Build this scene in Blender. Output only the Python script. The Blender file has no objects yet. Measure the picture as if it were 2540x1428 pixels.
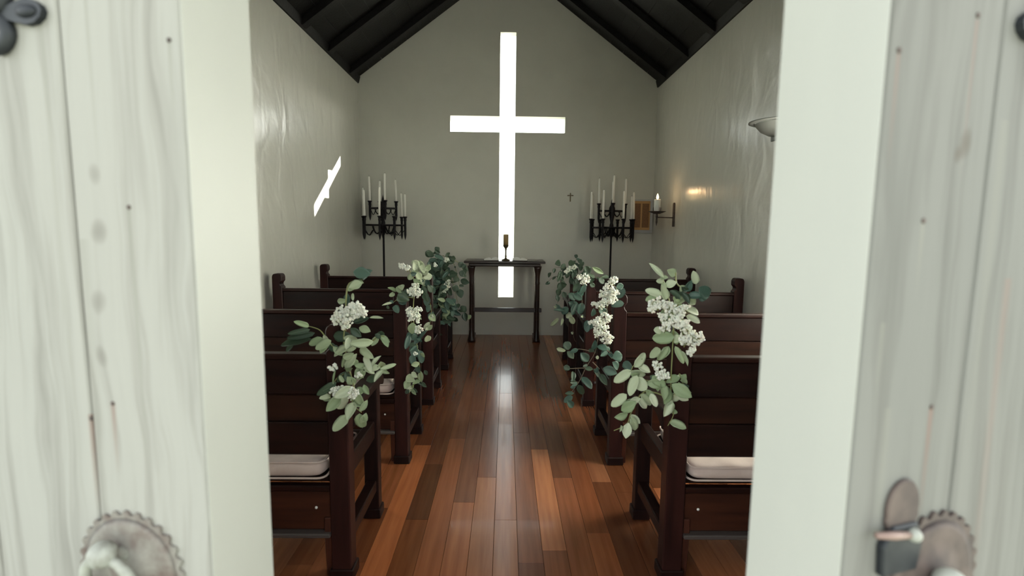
import bpy, bmesh, math, random
from mathutils import Vector, Matrix, Quaternion

random.seed(7)
S = bpy.context.scene
COL = S.collection
R = math.radians

# ---------------------------------------------------------------- camera
F_PX, YAW, PITCH, ROLL = 1291.13, 0.0125, 0.1147, 0.0115
CAM = Vector((0.0, 0.0, 1.3))
fw = Vector((math.sin(YAW)*math.cos(PITCH), math.cos(YAW)*math.cos(PITCH), -math.sin(PITCH)))
r0 = Vector((math.cos(YAW), -math.sin(YAW), 0.0))
u0 = r0.cross(fw)
rt = r0*math.cos(ROLL) + u0*math.sin(ROLL)
up = -r0*math.sin(ROLL) + u0*math.cos(ROLL)
cd = bpy.data.cameras.new('camera')
cd.sensor_fit = 'HORIZONTAL'; cd.sensor_width = 36.0
cd.lens = F_PX/2540.0*36.0
cd.clip_start = 0.02; cd.clip_end = 3000
cd.dof.use_dof = True; cd.dof.focus_distance = 3.2; cd.dof.aperture_fstop = 3.0
cam = bpy.data.objects.new('camera', cd); COL.objects.link(cam)
m3 = Matrix((rt, up, -fw)).transposed()
cam.matrix_world = Matrix.Translation(CAM) @ m3.to_4x4()
S.camera = cam

# ---------------------------------------------------------------- sky, sun, exposure
SUN_TO = Vector((1.0, 0.675, 0.46)).normalized()          # towards the sun: behind the chapel, to its right
SKY_STRENGTH, SUN_STRENGTH = 0.68, 34.0
w = bpy.data.worlds.new('world'); S.world = w; w.use_nodes = True
nt = w.node_tree; nt.nodes.clear()
wo = nt.nodes.new('ShaderNodeOutputWorld'); bg = nt.nodes.new('ShaderNodeBackground')
sky = nt.nodes.new('ShaderNodeTexSky'); sky.sky_type = 'NISHITA'; sky.sun_disc = False
sky.sun_elevation = math.asin(SUN_TO.z); sky.sun_rotation = math.atan2(SUN_TO.x, SUN_TO.y)
sky.dust_density = 1.5; sky.air_density = 1.0; sky.ozone_density = 1.0
hs = nt.nodes.new('ShaderNodeHueSaturation'); hs.inputs['Saturation'].default_value = 0.16
tint = nt.nodes.new('ShaderNodeMix'); tint.data_type = 'RGBA'; tint.blend_type = 'MULTIPLY'
tint.inputs[0].default_value = 1.0; tint.inputs[7].default_value = (1.0, 1.01, 0.985, 1)
nt.links.new(sky.outputs[0], hs.inputs['Color']); nt.links.new(hs.outputs[0], tint.inputs[6])
nt.links.new(tint.outputs[2], bg.inputs[0]); bg.inputs[1].default_value = SKY_STRENGTH
nt.links.new(bg.outputs[0], wo.inputs[0])
sd = bpy.data.lights.new('sun', 'SUN'); sd.energy = SUN_STRENGTH; sd.angle = R(0.53); sd.color = (1.0, 0.975, 0.91)
sun = bpy.data.objects.new('sun', sd); COL.objects.link(sun)
sun.rotation_euler = SUN_TO.to_track_quat('Z', 'Y').to_euler(); sun.location = (20, 14, 12)
vs = S.view_settings
vs.view_transform = 'Standard'; vs.look = 'None'; vs.gamma = 1.0; vs.use_curve_mapping = False
vs.exposure = 0.44

# ---------------------------------------------------------------- helpers
class MB:
    """collects shapes, build() links them as one mesh object"""
    def __init__(self): self.v = []; self.f = []; self.sm = []
    def add(self, vs_, fs, smooth=False):
        n = len(self.v); self.v += [tuple(p) for p in vs_]
        for f in fs: self.f.append([i+n for i in f]); self.sm.append(smooth)
        return self
    def box(self, x0, x1, y0, y1, z0, z1):
        x0, x1 = min(x0, x1), max(x0, x1)
        return self.add([(x0,y0,z0),(x1,y0,z0),(x1,y1,z0),(x0,y1,z0),(x0,y0,z1),(x1,y0,z1),(x1,y1,z1),(x0,y1,z1)],
                 [(0,3,2,1),(4,5,6,7),(0,1,5,4),(1,2,6,5),(2,3,7,6),(3,0,4,7)])
    def prism(self, poly, a, b, axis='Y', smooth=False):
        """poly of 2D points extruded from a to b along axis (XZ for Y, YZ for X, XY for Z)"""
        def P(p, t):
            return (p[0], t, p[1]) if axis == 'Y' else (t, p[0], p[1]) if axis == 'X' else (p[0], p[1], t)
        n = len(poly)
        return self.add([P(p, a) for p in poly]+[P(p, b) for p in poly],
                        [list(range(n)), list(range(n, 2*n))]+[(i, (i+1) % n, n+(i+1) % n, n+i) for i in range(n)], smooth)
    def tube(self, pts, rad, n=8, cap=True, flat=1.0):
        pts = [Vector(p) for p in pts]; vs_ = []; fs = []
        rads = rad if isinstance(rad, (list, tuple)) else [rad]*len(pts)
        t0 = (pts[1]-pts[0]).normalized()
        ref = Vector((0,0,1)) if abs(t0.z) < .9 else Vector((1,0,0))
        nrm = (ref - t0*ref.dot(t0)).normalized()
        for i, p in enumerate(pts):
            t = ((pts[min(i+1, len(pts)-1)]-pts[max(i-1, 0)])).normalized()
            nrm = (nrm - t*nrm.dot(t))
            nrm = nrm.normalized() if nrm.length > 1e-6 else t.orthogonal().normalized()
            b = t.cross(nrm)
            for k in range(n):
                a = 2*math.pi*k/n
                vs_.append(p + (nrm*math.cos(a)*flat + b*math.sin(a))*rads[i])
        for i in range(len(pts)-1):
            for k in range(n):
                fs.append((i*n+k, i*n+(k+1) % n, (i+1)*n+(k+1) % n, (i+1)*n+k))
        if cap:
            fs.append(list(range(n))); fs.append(list(range((len(pts)-1)*n, len(pts)*n)))
        return self.add(vs_, fs, True)
    def lathe(self, prof, c=(0,0,0), n=16, axis='Z', a0=0.0, a1=2*math.pi):
        """prof: (radius, height) pairs about c"""
        full = abs(a1-a0-2*math.pi) < 1e-6; m = n if full else n+1
        vs_ = []
        for r, h in prof:
            for k in range(m):
                a = a0+(a1-a0)*k/n
                x, y = r*math.cos(a), r*math.sin(a)
                q = (x, y, h) if axis == 'Z' else (x, h, y) if axis == 'Y' else (h, x, y)
                vs_.append((c[0]+q[0], c[1]+q[1], c[2]+q[2]))
        fs = []
        for i in range(len(prof)-1):
            for k in range(n):
                k2 = (k+1) % m
                fs.append((i*m+k, i*m+k2, (i+1)*m+k2, (i+1)*m+k))
        if full:
            if prof[0][0] > 1e-5: fs.append(list(range(m)))
            if prof[-1][0] > 1e-5: fs.append(list(range((len(prof)-1)*m, len(prof)*m)))
        return self.add(vs_, fs, True)
    def ball(self, c, r, seg=8, rings=6, sc=(1,1,1)):
        pr = [(max(1e-6, math.sin(math.pi*i/rings)), -math.cos(math.pi*i/rings)) for i in range(rings+1)]
        vs_ = []; fs = []
        for a, h in pr:
            for k in range(seg):
                t = 2*math.pi*k/seg
                vs_.append((c[0]+r*a*math.cos(t)*sc[0], c[1]+r*a*math.sin(t)*sc[1], c[2]+r*h*sc[2]))
        for i in range(rings):
            for k in range(seg):
                fs.append((i*seg+k, i*seg+(k+1) % seg, (i+1)*seg+(k+1) % seg, (i+1)*seg+k))
        return self.add(vs_, fs, True)
    def mesh(self, name, mat, bevel=0.0, seg=1, merge=True):
        me = bpy.data.meshes.new(name); me.from_pydata(self.v, [], self.f)
        for p, s in zip(me.polygons, self.sm): p.use_smooth = s
        bm = bmesh.new(); bm.from_mesh(me)
        if merge: bmesh.ops.remove_doubles(bm, verts=bm.verts, dist=1e-6)
        bmesh.ops.recalc_face_normals(bm, faces=bm.faces)
        if bevel > 0:
            es = [e for e in bm.edges if len(e.link_faces) == 2 and e.calc_face_angle(0) > .5]
            bmesh.ops.bevel(bm, geom=es, offset=bevel, segments=seg, affect='EDGES', profile=0.6, clamp_overlap=True)
        bm.to_mesh(me); bm.free()
        if mat: me.materials.append(mat)
        return me
    def build(self, name, mat, parent=None, bevel=0.0, seg=1, color=None, merge=True):
        o = bpy.data.objects.new(name, self.mesh(name, mat, bevel, seg, merge)); COL.objects.link(o)
        if parent: o.parent = parent
        if color: o.color = (*color, 1)
        return o
def box(*a): return MB().box(*a)
def tag(o, label=None, cat=None, group=None, kind=None):
    if label: o['label'] = label
    if cat: o['category'] = cat
    if group: o['group'] = group
    if kind: o['kind'] = kind
    return o
def empty(name, loc=(0,0,0), rz=0.0):
    o = bpy.data.objects.new(name, None); COL.objects.link(o)
    o.location = loc; o.rotation_euler = (0, 0, rz); o.empty_display_size = .1
    return o
def copy_tree(o, parent=None):
    c = o.copy(); COL.objects.link(c); c.parent = parent
    for ch in list(o.children): copy_tree(ch, c)
    return c

# ---------------------------------------------------------------- materials
def mat(name, col=(.5,.5,.5), rough=.5, metal=0.0, coat=0.0, spec=0.5):
    m = bpy.data.materials.new(name); m.use_nodes = True
    b = m.node_tree.nodes['Principled BSDF']
    b.inputs['Base Color'].default_value = (*col, 1); b.inputs['Roughness'].default_value = rough
    b.inputs['Metallic'].default_value = metal; b.inputs['Coat Weight'].default_value = coat
    b.inputs['Specular IOR Level'].default_value = spec
    return m
class NT:
    def __init__(self, m): self.m = m; self.t = m.node_tree; self.b = self.t.nodes['Principled BSDF']
    def n(self, typ, **kw):
        nd = self.t.nodes.new(typ)
        for k, v in kw.items():
            if k.startswith('i_'): nd.inputs[k[2:].replace('_', ' ')].default_value = v
            else: setattr(nd, k, v)
        return nd
    def l(self, a, b): self.t.links.new(a, b)
    def coords(self, scale=(1,1,1), kind='Object', loc=(0,0,0)):
        if kind == 'World': src = self.n('ShaderNodeNewGeometry').outputs['Position']
        else: src = self.n('ShaderNodeTexCoord').outputs[kind]
        mp = self.n('ShaderNodeMapping'); mp.inputs['Scale'].default_value = scale; mp.inputs['Location'].default_value = loc
        self.l(src, mp.inputs['Vector']); return mp.outputs[0]
    def noise(self, vec, scale, detail=4, rough=.5, dist=0.0):
        nd = self.n('ShaderNodeTexNoise'); nd.inputs['Scale'].default_value = scale; nd.inputs['Detail'].default_value = detail
        nd.inputs['Roughness'].default_value = rough; nd.inputs['Distortion'].default_value = dist
        self.l(vec, nd.inputs['Vector']); return nd.outputs['Fac']
    def ramp(self, fac, stops):
        nd = self.n('ShaderNodeValToRGB'); e = nd.color_ramp.elements
        while len(e) < len(stops): e.new(.5)
        for el, (p, c) in zip(e, stops): el.position = p; el.color = (*c, 1)
        self.l(fac, nd.inputs[0]); return nd.outputs[0]
    def mix(self, fac, a, b, mode='MIX'):
        nd = self.n('ShaderNodeMix', data_type='RGBA', blend_type=mode)
        for s, v in ((0, fac), (6, a), (7, b)):
            if hasattr(v, 'is_linked'): self.l(v, nd.inputs[s])
            else: nd.inputs[s].default_value = v if s == 0 else (*v, 1)
        return nd.outputs[2]
    def math(self, op, a, b=0.0, c=0.0):
        nd = self.n('ShaderNodeMath', operation=op)
        for i, v in enumerate((a, b, c)):
            if hasattr(v, 'is_linked'): self.l(v, nd.inputs[i])
            else: nd.inputs[i].default_value = v
        return nd.outputs[0]
    def bump(self, h, strength=.3, dist=.01):
        nd = self.n('ShaderNodeBump'); nd.inputs['Strength'].default_value = strength; nd.inputs['Distance'].default_value = dist
        self.l(h, nd.inputs['Height']); self.l(nd.outputs[0], self.b.inputs['Normal'])
    def base(self, c): self.l(c, self.b.inputs['Base Color'])
    def rough(self, c): self.l(c, self.b.inputs['Roughness'])

def wall_mat(name, bump, rough, coat):
    m = mat(name, (.6,.6,.54), rough); t = NT(m)
    v = t.coords((1,1,1))
    t.base(t.ramp(t.noise(v, 1.6, 5, .6), [(.3, (.60,.595,.535)), (.7, (.655,.65,.585))]))
    h = t.noise(t.coords((1,1.0,.6)), 5.0, 2, .5, .5)
    h2 = t.noise(v, 40, 3, .5)
    t.bump(t.math('MULTIPLY_ADD', h2, .06, h), bump, .02)
    t.b.inputs['Coat Weight'].default_value = coat; t.b.inputs['Coat Roughness'].default_value = .24
    if coat: t.l(t.b.inputs['Normal'].links[0].from_socket, t.b.inputs['Coat Normal'])
    return m
M = {}
M['wall'] = wall_mat('plaster_side', .5, .30, .8)
M['wall_back'] = wall_mat('plaster_back', .10, .5, 0)
M['plaster_out'] = mat('plaster_outside', (.72,.71,.65), .8)

def wood(name, dark, light, rough, grain=(1,1,14), sc=3.0, coat=.0, tintable=True, bump=.08, spec=.5):
    m = mat(name, light, rough, coat=coat, spec=spec); t = NT(m)
    v = t.coords(grain, 'World')
    f = t.noise(v, sc, 4, .5, .15)
    c = t.ramp(f, [(.3, dark), (.7, light)])
    if tintable:
        oi = t.n('ShaderNodeObjectInfo'); c = t.mix(1.0, c, oi.outputs['Color'], 'MULTIPLY')
    t.base(c); t.bump(f, bump, .004)
    return m
M['pew'] = wood('mahogany_pew', (.008,.0028,.0024), (.018,.0062,.0042), .42, (1.2,10,10), 3.0, .0, spec=.22)
M['pewpost'] = wood('mahogany_post', (.0095,.0034,.003), (.021,.0072,.0055), .42, (10,10,1.2), 3.0, .0, spec=.22)
M['table'] = wood('table_wood', (.016,.008,.006), (.035,.016,.011), .35, (1,8,8), 3, .1)
M['rafter'] = wood('rafter_wood', (.0016,.0014,.0014), (.005,.0045,.0045), .5, (3,3,3), 14, 0, True, .5, spec=.25)
M['floor'] = wood('floor_board', (.24,.088,.040), (.34,.135,.062), .22, (14,.7,1), 3.0, .10, True, .015, spec=.45)
M['subfloor'] = mat('subfloor', (.01,.006,.005), .8)
M['iron'] = mat('wrought_iron', (.012,.010,.012), .5, .6)
M['oldiron'] = mat('weathered_iron', (.055,.062,.070), .55, .5)
t = NT(M['oldiron']); t.base(t.ramp(t.noise(t.coords(), 22, 4), [(.35,(.014,.017,.021)),(.65,(.034,.038,.041))]))
M['rust'] = mat('rusty_plate', (.14,.09,.075), .7, .2)
t = NT(M['rust']); t.base(t.ramp(t.noise(t.coords(), 30, 5), [(.35,(.045,.034,.031)),(.65,(.10,.075,.064))]))
M['palerust'] = mat('painted_rosette', (.34,.30,.26), .75)
t = NT(M['palerust']); t.base(t.ramp(t.noise(t.coords(), 34, 5, .6), [(.32,(.10,.07,.058)),(.5,(.16,.145,.125)),(.7,(.22,.215,.185))]))
M['paintmetal'] = mat('painted_ring', (.52,.55,.47), .5)
t = NT(M['paintmetal']); t.base(t.ramp(t.noise(t.coords(), 26, 4, .6), [(.30,(.12,.11,.09)),(.48,(.27,.28,.245)),(.7,(.36,.375,.325))]))
M['brass'] = mat('old_brass', (.22,.15,.125), .5, .2)
M['candle'] = mat('white_wax', (.93,.92,.86), .5)
M['amber'] = mat('amber_wax', (.32,.22,.09), .5)
M['bronze'] = mat('dark_bronze', (.10,.075,.035), .45, .6)
M['paper'] = mat('book_paper', (.82,.82,.78), .7)
M['cover'] = mat('book_cover', (.03,.02,.02), .6)
M['frame'] = mat('pale_frame', (.52,.53,.53), .5)
M['lamp'] = mat('painted_lamp', (.22,.225,.21), .5)
M['ledge'] = mat('lit_ledge', (.075,.062,.058), .4)  # paler than the pew wood: the light this edge catches is put into the colour
M['button'] = mat('pale_button', (.85,.84,.80), .3)
M['steel'] = mat('dull_steel', (.45,.43,.43), .4, .7)
M['stem'] = mat('green_stem', (.24,.26,.10), .6)
M['twig'] = mat('brown_twig', (.16,.13,.09), .6)
M['blossom'] = mat('white_blossom', (.95,.93,.81), .6)
M['blossom'].node_tree.nodes['Principled BSDF'].inputs['Subsurface Weight'].default_value = .15

m = mat('cushion_cloth', (.5,.4,.35), .9); t = NT(m)
t.base(t.ramp(t.noise(t.coords(), 14, 5), [(.3,(.52,.41,.365)),(.7,(.62,.51,.46))])); t.bump(t.noise(t.coords((1,1,1)), 220, 2), .2, .002)
m.node_tree.nodes['Principled BSDF'].inputs['Sheen Weight'].default_value = .2
M['cushion'] = m

def leaf_mat(name, a, b, rough=.5):
    m = mat(name, a, rough); t = NT(m)
    oi = t.n('ShaderNodeObjectInfo')
    g = t.n('ShaderNodeNewGeometry')
    c = t.ramp(oi.outputs['Random'], [(.0, a), (1.0, b)])
    c = t.mix(t.math('MULTIPLY', g.outputs['Backfacing'], .0), c, b)
    t.base(c); t.bump(t.noise(t.coords((2,9,1)), 3, 3), .2, .01)
    m.node_tree.nodes['Principled BSDF'].inputs['Transmission Weight'].default_value = 0
    return m
LEAF = [leaf_mat('sage_leaf', (.44,.52,.33), (.62,.68,.50)), leaf_mat('green_leaf', (.26,.35,.19), (.40,.48,.30)),
        leaf_mat('dark_leaf', (.035,.065,.040), (.065,.105,.06), .4), leaf_mat('teal_leaf', (.045,.10,.075), (.10,.17,.13), .35)]

def door_mat(name, stains, knots, a, b):
    """whitewashed softwood; stains = (x, z_top, length) rust runs below nails, door coordinates; knots = (x, z)"""
    m = mat(name, b, .7, spec=.15); t = NT(m)
    v = t.coords((1,1,1))
    warp = t.noise(t.coords((3,1,.9)), 2.0, 3, .5)
    sx = t.n('ShaderNodeSeparateXYZ'); t.l(v, sx.inputs[0])
    x, z = sx.outputs[0], sx.outputs[2]
    xx = t.math('MULTIPLY_ADD', warp, .10, x)
    cx = t.n('ShaderNodeCombineXYZ'); t.l(t.math('MULTIPLY', xx, 26), cx.inputs[0]); t.l(t.math('MULTIPLY', z, 1.1), cx.inputs[2])
    g1 = t.noise(cx.outputs[0], 1.0, 5, .62, .5)
    cf = t.n('ShaderNodeCombineXYZ'); t.l(t.math('MULTIPLY', xx, 160), cf.inputs[0]); t.l(t.math('MULTIPLY', z, 4), cf.inputs[2])
    g2 = t.noise(cf.outputs[0], 1.0, 3, .5)
    g = t.math('MULTIPLY_ADD', g2, .28, t.math('MULTIPLY', g1, .86))
    c = t.ramp(g, [(.30, tuple(q*.72 for q in a)), (.44, a), (.60, b), (.8, tuple(min(.95, q*1.07) for q in b))])
    c = t.mix(t.math('MULTIPLY', t.noise(t.coords((2,1,.6)), 2.2, 3), .35), c, (.30,.28,.25))
    for (sx_, z1, ln, col, wd, k) in stains:
        dx = t.math('ABSOLUTE', t.math('SUBTRACT', x, sx_))
        mx = t.math('SUBTRACT', 1.0, t.math('SMOOTHSTEP' if False else 'DIVIDE', dx, wd)); mx = t.math('MAXIMUM', mx, 0.0)
        dz = t.math('DIVIDE', t.math('SUBTRACT', z1, z), ln)                     # 0 at the nail, 1 at the end of the run
        mz = t.math('MULTIPLY', t.math('GREATER_THAN', dz, 0.0), t.math('MAXIMUM', t.math('SUBTRACT', 1.0, dz), 0.0))
        c = t.mix(t.math('MULTIPLY', t.math('MULTIPLY', mx, mz), k), c, col)
    for (kx, kz, kr, ka) in knots:
        dx = t.math('DIVIDE', t.math('SUBTRACT', xx, kx+.05), kr); dz = t.math('DIVIDE', t.math('SUBTRACT', z, kz), kr*1.5)
        d = t.math('ADD', t.math('MULTIPLY', dx, dx), t.math('MULTIPLY', dz, dz))
        c = t.mix(t.math('MULTIPLY', t.math('MAXIMUM', t.math('SUBTRACT', 1.0, d), 0.0), ka), c, (.10,.09,.075))
    t.base(c); t.bump(g, .35, .004)
    return m
RUST = (.20,.125,.10); GREYSTAIN = (.20,.20,.17)
M['doorL'] = door_mat('whitewash_left', [(.833,1.512,.10,GREYSTAIN,.004,.7),(.762,1.32,.40,GREYSTAIN,.005,.8),(.716,1.07,.10,RUST,.005,.7),
        (.680,1.05,.14,RUST,.006,.9),(.722,1.62,.30,GREYSTAIN,.004,.7),(.655,1.56,.8,GREYSTAIN,.006,.5),(.69,1.28,.5,GREYSTAIN,.012,.35)],
        [(.722,1.36,.010,.35),(.72,1.29,.012,.45),(.716,1.20,.012,.4),(.712,1.13,.011,.4)], (.205,.205,.183), (.280,.283,.256))
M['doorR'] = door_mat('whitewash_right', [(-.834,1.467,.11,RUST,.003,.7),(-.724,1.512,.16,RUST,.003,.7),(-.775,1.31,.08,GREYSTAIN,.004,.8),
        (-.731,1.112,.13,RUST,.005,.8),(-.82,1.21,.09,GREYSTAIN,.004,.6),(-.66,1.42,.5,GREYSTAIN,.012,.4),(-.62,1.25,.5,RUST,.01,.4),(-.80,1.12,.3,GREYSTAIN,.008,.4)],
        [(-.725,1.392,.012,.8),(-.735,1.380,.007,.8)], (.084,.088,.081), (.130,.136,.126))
M['doorpaint'] = mat('smooth_door_paint', (.78,.79,.70), .45)
t = NT(M['doorpaint']); t.base(t.ramp(t.noise(t.coords((1,1,.3)), 5, 4), [(.3,(.375,.382,.345)),(.7,(.402,.41,.368))]))

gm = bpy.data.materials.new('window_glass'); gm.use_nodes = True
g_ = gm.node_tree; g_.nodes.clear()
o_ = g_.nodes.new('ShaderNodeOutputMaterial'); mx = g_.nodes.new('ShaderNodeMixShader'); tr = g_.nodes.new('ShaderNodeBsdfTransparent')
gl = g_.nodes.new('ShaderNodeBsdfGlossy'); gl.inputs['Roughness'].default_value = .02; mx.inputs[0].default_value = .05
tr.inputs[0].default_value = (.97,.98,.96,1)
g_.links.new(tr.outputs[0], mx.inputs[1]); g_.links.new(gl.outputs[0], mx.inputs[2]); g_.links.new(mx.outputs[0], o_.inputs[0])
M['glass'] = gm
fg = bpy.data.materials.new('frosted_glass'); fg.use_nodes = True
g_ = fg.node_tree; g_.nodes.clear()
o_ = g_.nodes.new('ShaderNodeOutputMaterial'); tl = g_.nodes.new('ShaderNodeBsdfTranslucent'); tl.inputs[0].default_value = (.86,.86,.78,1)
g_.links.new(tl.outputs[0], o_.inputs[0])
M['frosted'] = fg

fm = bpy.data.materials.new('candle_flame'); fm.use_nodes = True
b = fm.node_tree.nodes['Principled BSDF']; b.inputs['Base Color'].default_value = (1,.8,.4,1)
b.inputs['Emission Color'].default_value = (1,.72,.32,1); b.inputs['Emission Strength'].default_value = 6.0
M['flame'] = fm

m = mat('gravel_ground', (.5,.49,.42), .9); t = NT(m)
t.base(t.ramp(t.noise(t.coords(), 3, 6, .6), [(.3,(.19,.205,.16)),(.7,(.26,.27,.22))])); M['ground'] = m

m = mat('amber_print', (.5,.3,.1), .5); t = NT(m)               # a sheet with two dark columns on amber
v = t.coords((1,1,1)); sx = t.n('ShaderNodeSeparateXYZ'); t.l(v, sx.inputs[0])
ax = t.math('ABSOLUTE', t.math('SUBTRACT', t.math('ABSOLUTE', sx.outputs[0]), .050))
az = t.math('ABSOLUTE', sx.outputs[2])
inside = t.math('MULTIPLY', t.math('LESS_THAN', ax, .041), t.math('LESS_THAN', az, .142))
tx = t.noise(t.coords((3,1,1)), 60, 4, .7)
cc = t.mix(inside, (.60,.335,.125), t.ramp(tx, [(.35,(.17,.075,.028)),(.7,(.33,.16,.06))]))
t.base(cc); M['print'] = m

# ---------------------------------------------------------------- the place: sizes
XL, XR, YF, YB = -1.731, 1.7527, 0.88, 6.27         # inner faces
YO = 0.80                                            # outer face of the front wall
ZE, SLOPE, XA = 2.985, 0.735, 0.011                  # wall head, roof slope, ridge x
ZR = ZE + SLOPE*(XR-XA)                              # ridge
TB = 0.125
AL, AR, AZ0, AZ1 = -.665, .68, 2.412, 2.595          # cross window: arm
CX0, CX1, CZ0, CZ1 = -.0865, .0945, .464, 3.53       # cross window: upright
HLX, HLY, HRX, HRY, DW, DH = -1.211, .7964, 1.149, .7897, .85, 2.12

def roof_z(x): return ZR - SLOPE*abs(x-XA)

# ground outside
o = box(-900, 900, -900, 900, -.35, -.16).build('ground', M['ground']); tag(o, 'pale gravel ground outside around the chapel', 'ground', kind='structure')

# back wall with the cross cut through it
mb = MB(); y0, y1 = YB, YB+TB
xl, xr = XL-.2, XR+.2
def cell(x0, x1, z0, z1): mb.box(x0, x1, y0, y1, z0, z1)
cell(xl, CX0, -.16, AZ0); cell(CX1, xr, -.16, AZ0); cell(CX0, CX1, -.16, CZ0)
cell(xl, AL, AZ0, AZ1); cell(AR, xr, AZ0, AZ1)
def gz(x): return roof_z(x)+.05
mb.prism([(xl, AZ1), (CX0, AZ1), (CX0, gz(CX0)), (xl, gz(xl))], y0, y1)
mb.prism([(CX1, AZ1), (xr, AZ1), (xr, gz(xr)), (CX1, gz(CX1))], y0, y1)
mb.prism([(CX0, CZ1), (CX1, CZ1), (CX1, gz(CX1)), (XA, gz(XA)), (CX0, gz(CX0))], y0, y1)
o = mb.build('wall_back', M['wall_back'], merge=False); tag(o, 'pale plaster gable wall behind the altar with a cross-shaped window', 'wall', kind='structure')

# glazing of the cross
win = empty('window_1', (0, YB+.075, CZ0)); tag(win, 'tall cross-shaped window blazing with daylight above the altar', 'window', kind='structure')
pm = MB(); e = .004
def pane(x0, x1, z0, z1):
    p = box(x0, x1, -.003, .003, z0-CZ0, z1-CZ0).build('pane', M['glass'], win)
pane(CX0, CX1, CZ0, AZ0); pane(AL, AR, AZ0, AZ1); pane(CX0, CX1, AZ1, CZ1)

# side walls, each with an added, unseen frosted window that brightens the room
def side_wall(name, xi, xo, wy0, wy1, wz0, wz1, label):
    b_ = MB(); ye0, ye1, zt = YO, YB+TB, ZE+.12
    b_.box(xi, xo, ye0, wy0, -.16, zt); b_.box(xi, xo, wy1, ye1, -.16, zt)
    b_.box(xi, xo, wy0, wy1, -.16, wz0); b_.box(xi, xo, wy0, wy1, wz1, zt)
    o_ = b_.build(name, M['wall'], merge=False); tag(o_, label, 'wall', kind='structure')
WR = (1.95, 3.24, .72, 1.95); WLW = (1.5, 3.3, .60, 1.80)
side_wall('wall_left', XL, XL-.2, *WLW, 'uneven glossy white plaster wall with the slanted patch of sunlight')
side_wall('wall_right', XR, XR+.2, *WR, 'uneven glossy white plaster wall carrying the candle sconce')
def added_side_window(name, x, sgn, y0, y1, z0, z1, label):
    wn = empty(name, (x, (y0+y1)/2, z0)); tag(wn, label, 'window', kind='structure')
    hw, h = (y1-y0)/2, z1-z0
    f = MB().box(-.02, .02, -hw, -hw+.05, 0, h).box(-.02, .02, hw-.05, hw, 0, h).box(-.02, .02, -hw+.05, hw-.05, 0, .05).box(-.02, .02, -hw+.05, hw-.05, h-.05, h)
    f.build('window_frame', M['doorpaint'], wn); box(-.018, .018, -.012, .012, .05, h-.05).build('mullion', M['doorpaint'], wn)
    for a, c_ in ((-hw+.05, -.012), (.012, hw-.05)): MB().add([(0,a,.05),(0,c_,.05),(0,c_,h-.05),(0,a,h-.05)], [(0,1,2,3)]).build('pane', M['frosted'], wn)
added_side_window('added_window_2', XR+.12, 1, *WR, 'added unseen side window for more daylight, in the wall with the sconce')
added_side_window('added_window_3', XL-.12, -1, *WLW, 'added unseen side window for more daylight, in the wall with the sun patch')

# front wall round the doorway
mb = MB(); y0, y1 = YO, YF
mb.box(XL-.2, HLX-.012, y0, y1, -.16, DH+.01); mb.box(HRX+.012, XR+.2, y0, y1, -.16, DH+.01)
GX0, GX1, GZ0, GZ1 = -.70, .72, 2.28, 3.0                                # gable window added above the doors for frontal light, out of view
mb.box(XL-.2, XR+.2, y0, y1, DH+.01, GZ0)
mb.prism([(XL-.2, GZ0), (GX0, GZ0), (GX0, gz(GX0)), (XL-.2, gz(XL-.2))], y0, y1)
mb.prism([(GX1, GZ0), (XR+.2, GZ0), (XR+.2, gz(XR+.2)), (GX1, gz(GX1))], y0, y1)
mb.prism([(GX0, GZ1), (GX1, GZ1), (GX1, gz(GX1)), (XA, gz(XA)), (GX0, gz(GX0))], y0, y1)
gw = empty('added_window_4', ((GX0+GX1)/2, (YO+YF)/2, GZ0)); tag(gw, 'clear gable window added for frontal light, unseen above the entrance doors', 'window', kind='structure')
hw, h = (GX1-GX0)/2, GZ1-GZ0
MB().box(-hw, -hw+.05, -.02, .02, 0, h).box(hw-.05, hw, -.02, .02, 0, h).box(-hw+.05, hw-.05, -.02, .02, 0, .05).box(-hw+.05, hw-.05, -.02, .02, h-.05, h).build('window_frame', M['doorpaint'], gw)
for a, c_ in ((-hw+.05, -.012), (.012, hw-.05)): box(a, c_, -.003, .003, .05, h-.05).build('pane', M['glass'], gw)
box(-.012, .012, -.018, .018, .05, h-.05).build('mullion', M['doorpaint'], gw)
o = mb.build('wall_front', M['wall_back'], merge=False); tag(o, 'front gable wall around the double doorway', 'wall', kind='structure')
o = box(HLX-.012, HRX+.012, YO-.28, YF, -.16, -.005).build('threshold', M['table'], bevel=.006); tag(o, 'dark wooden threshold step below the double doors', 'threshold', kind='structure')

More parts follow.
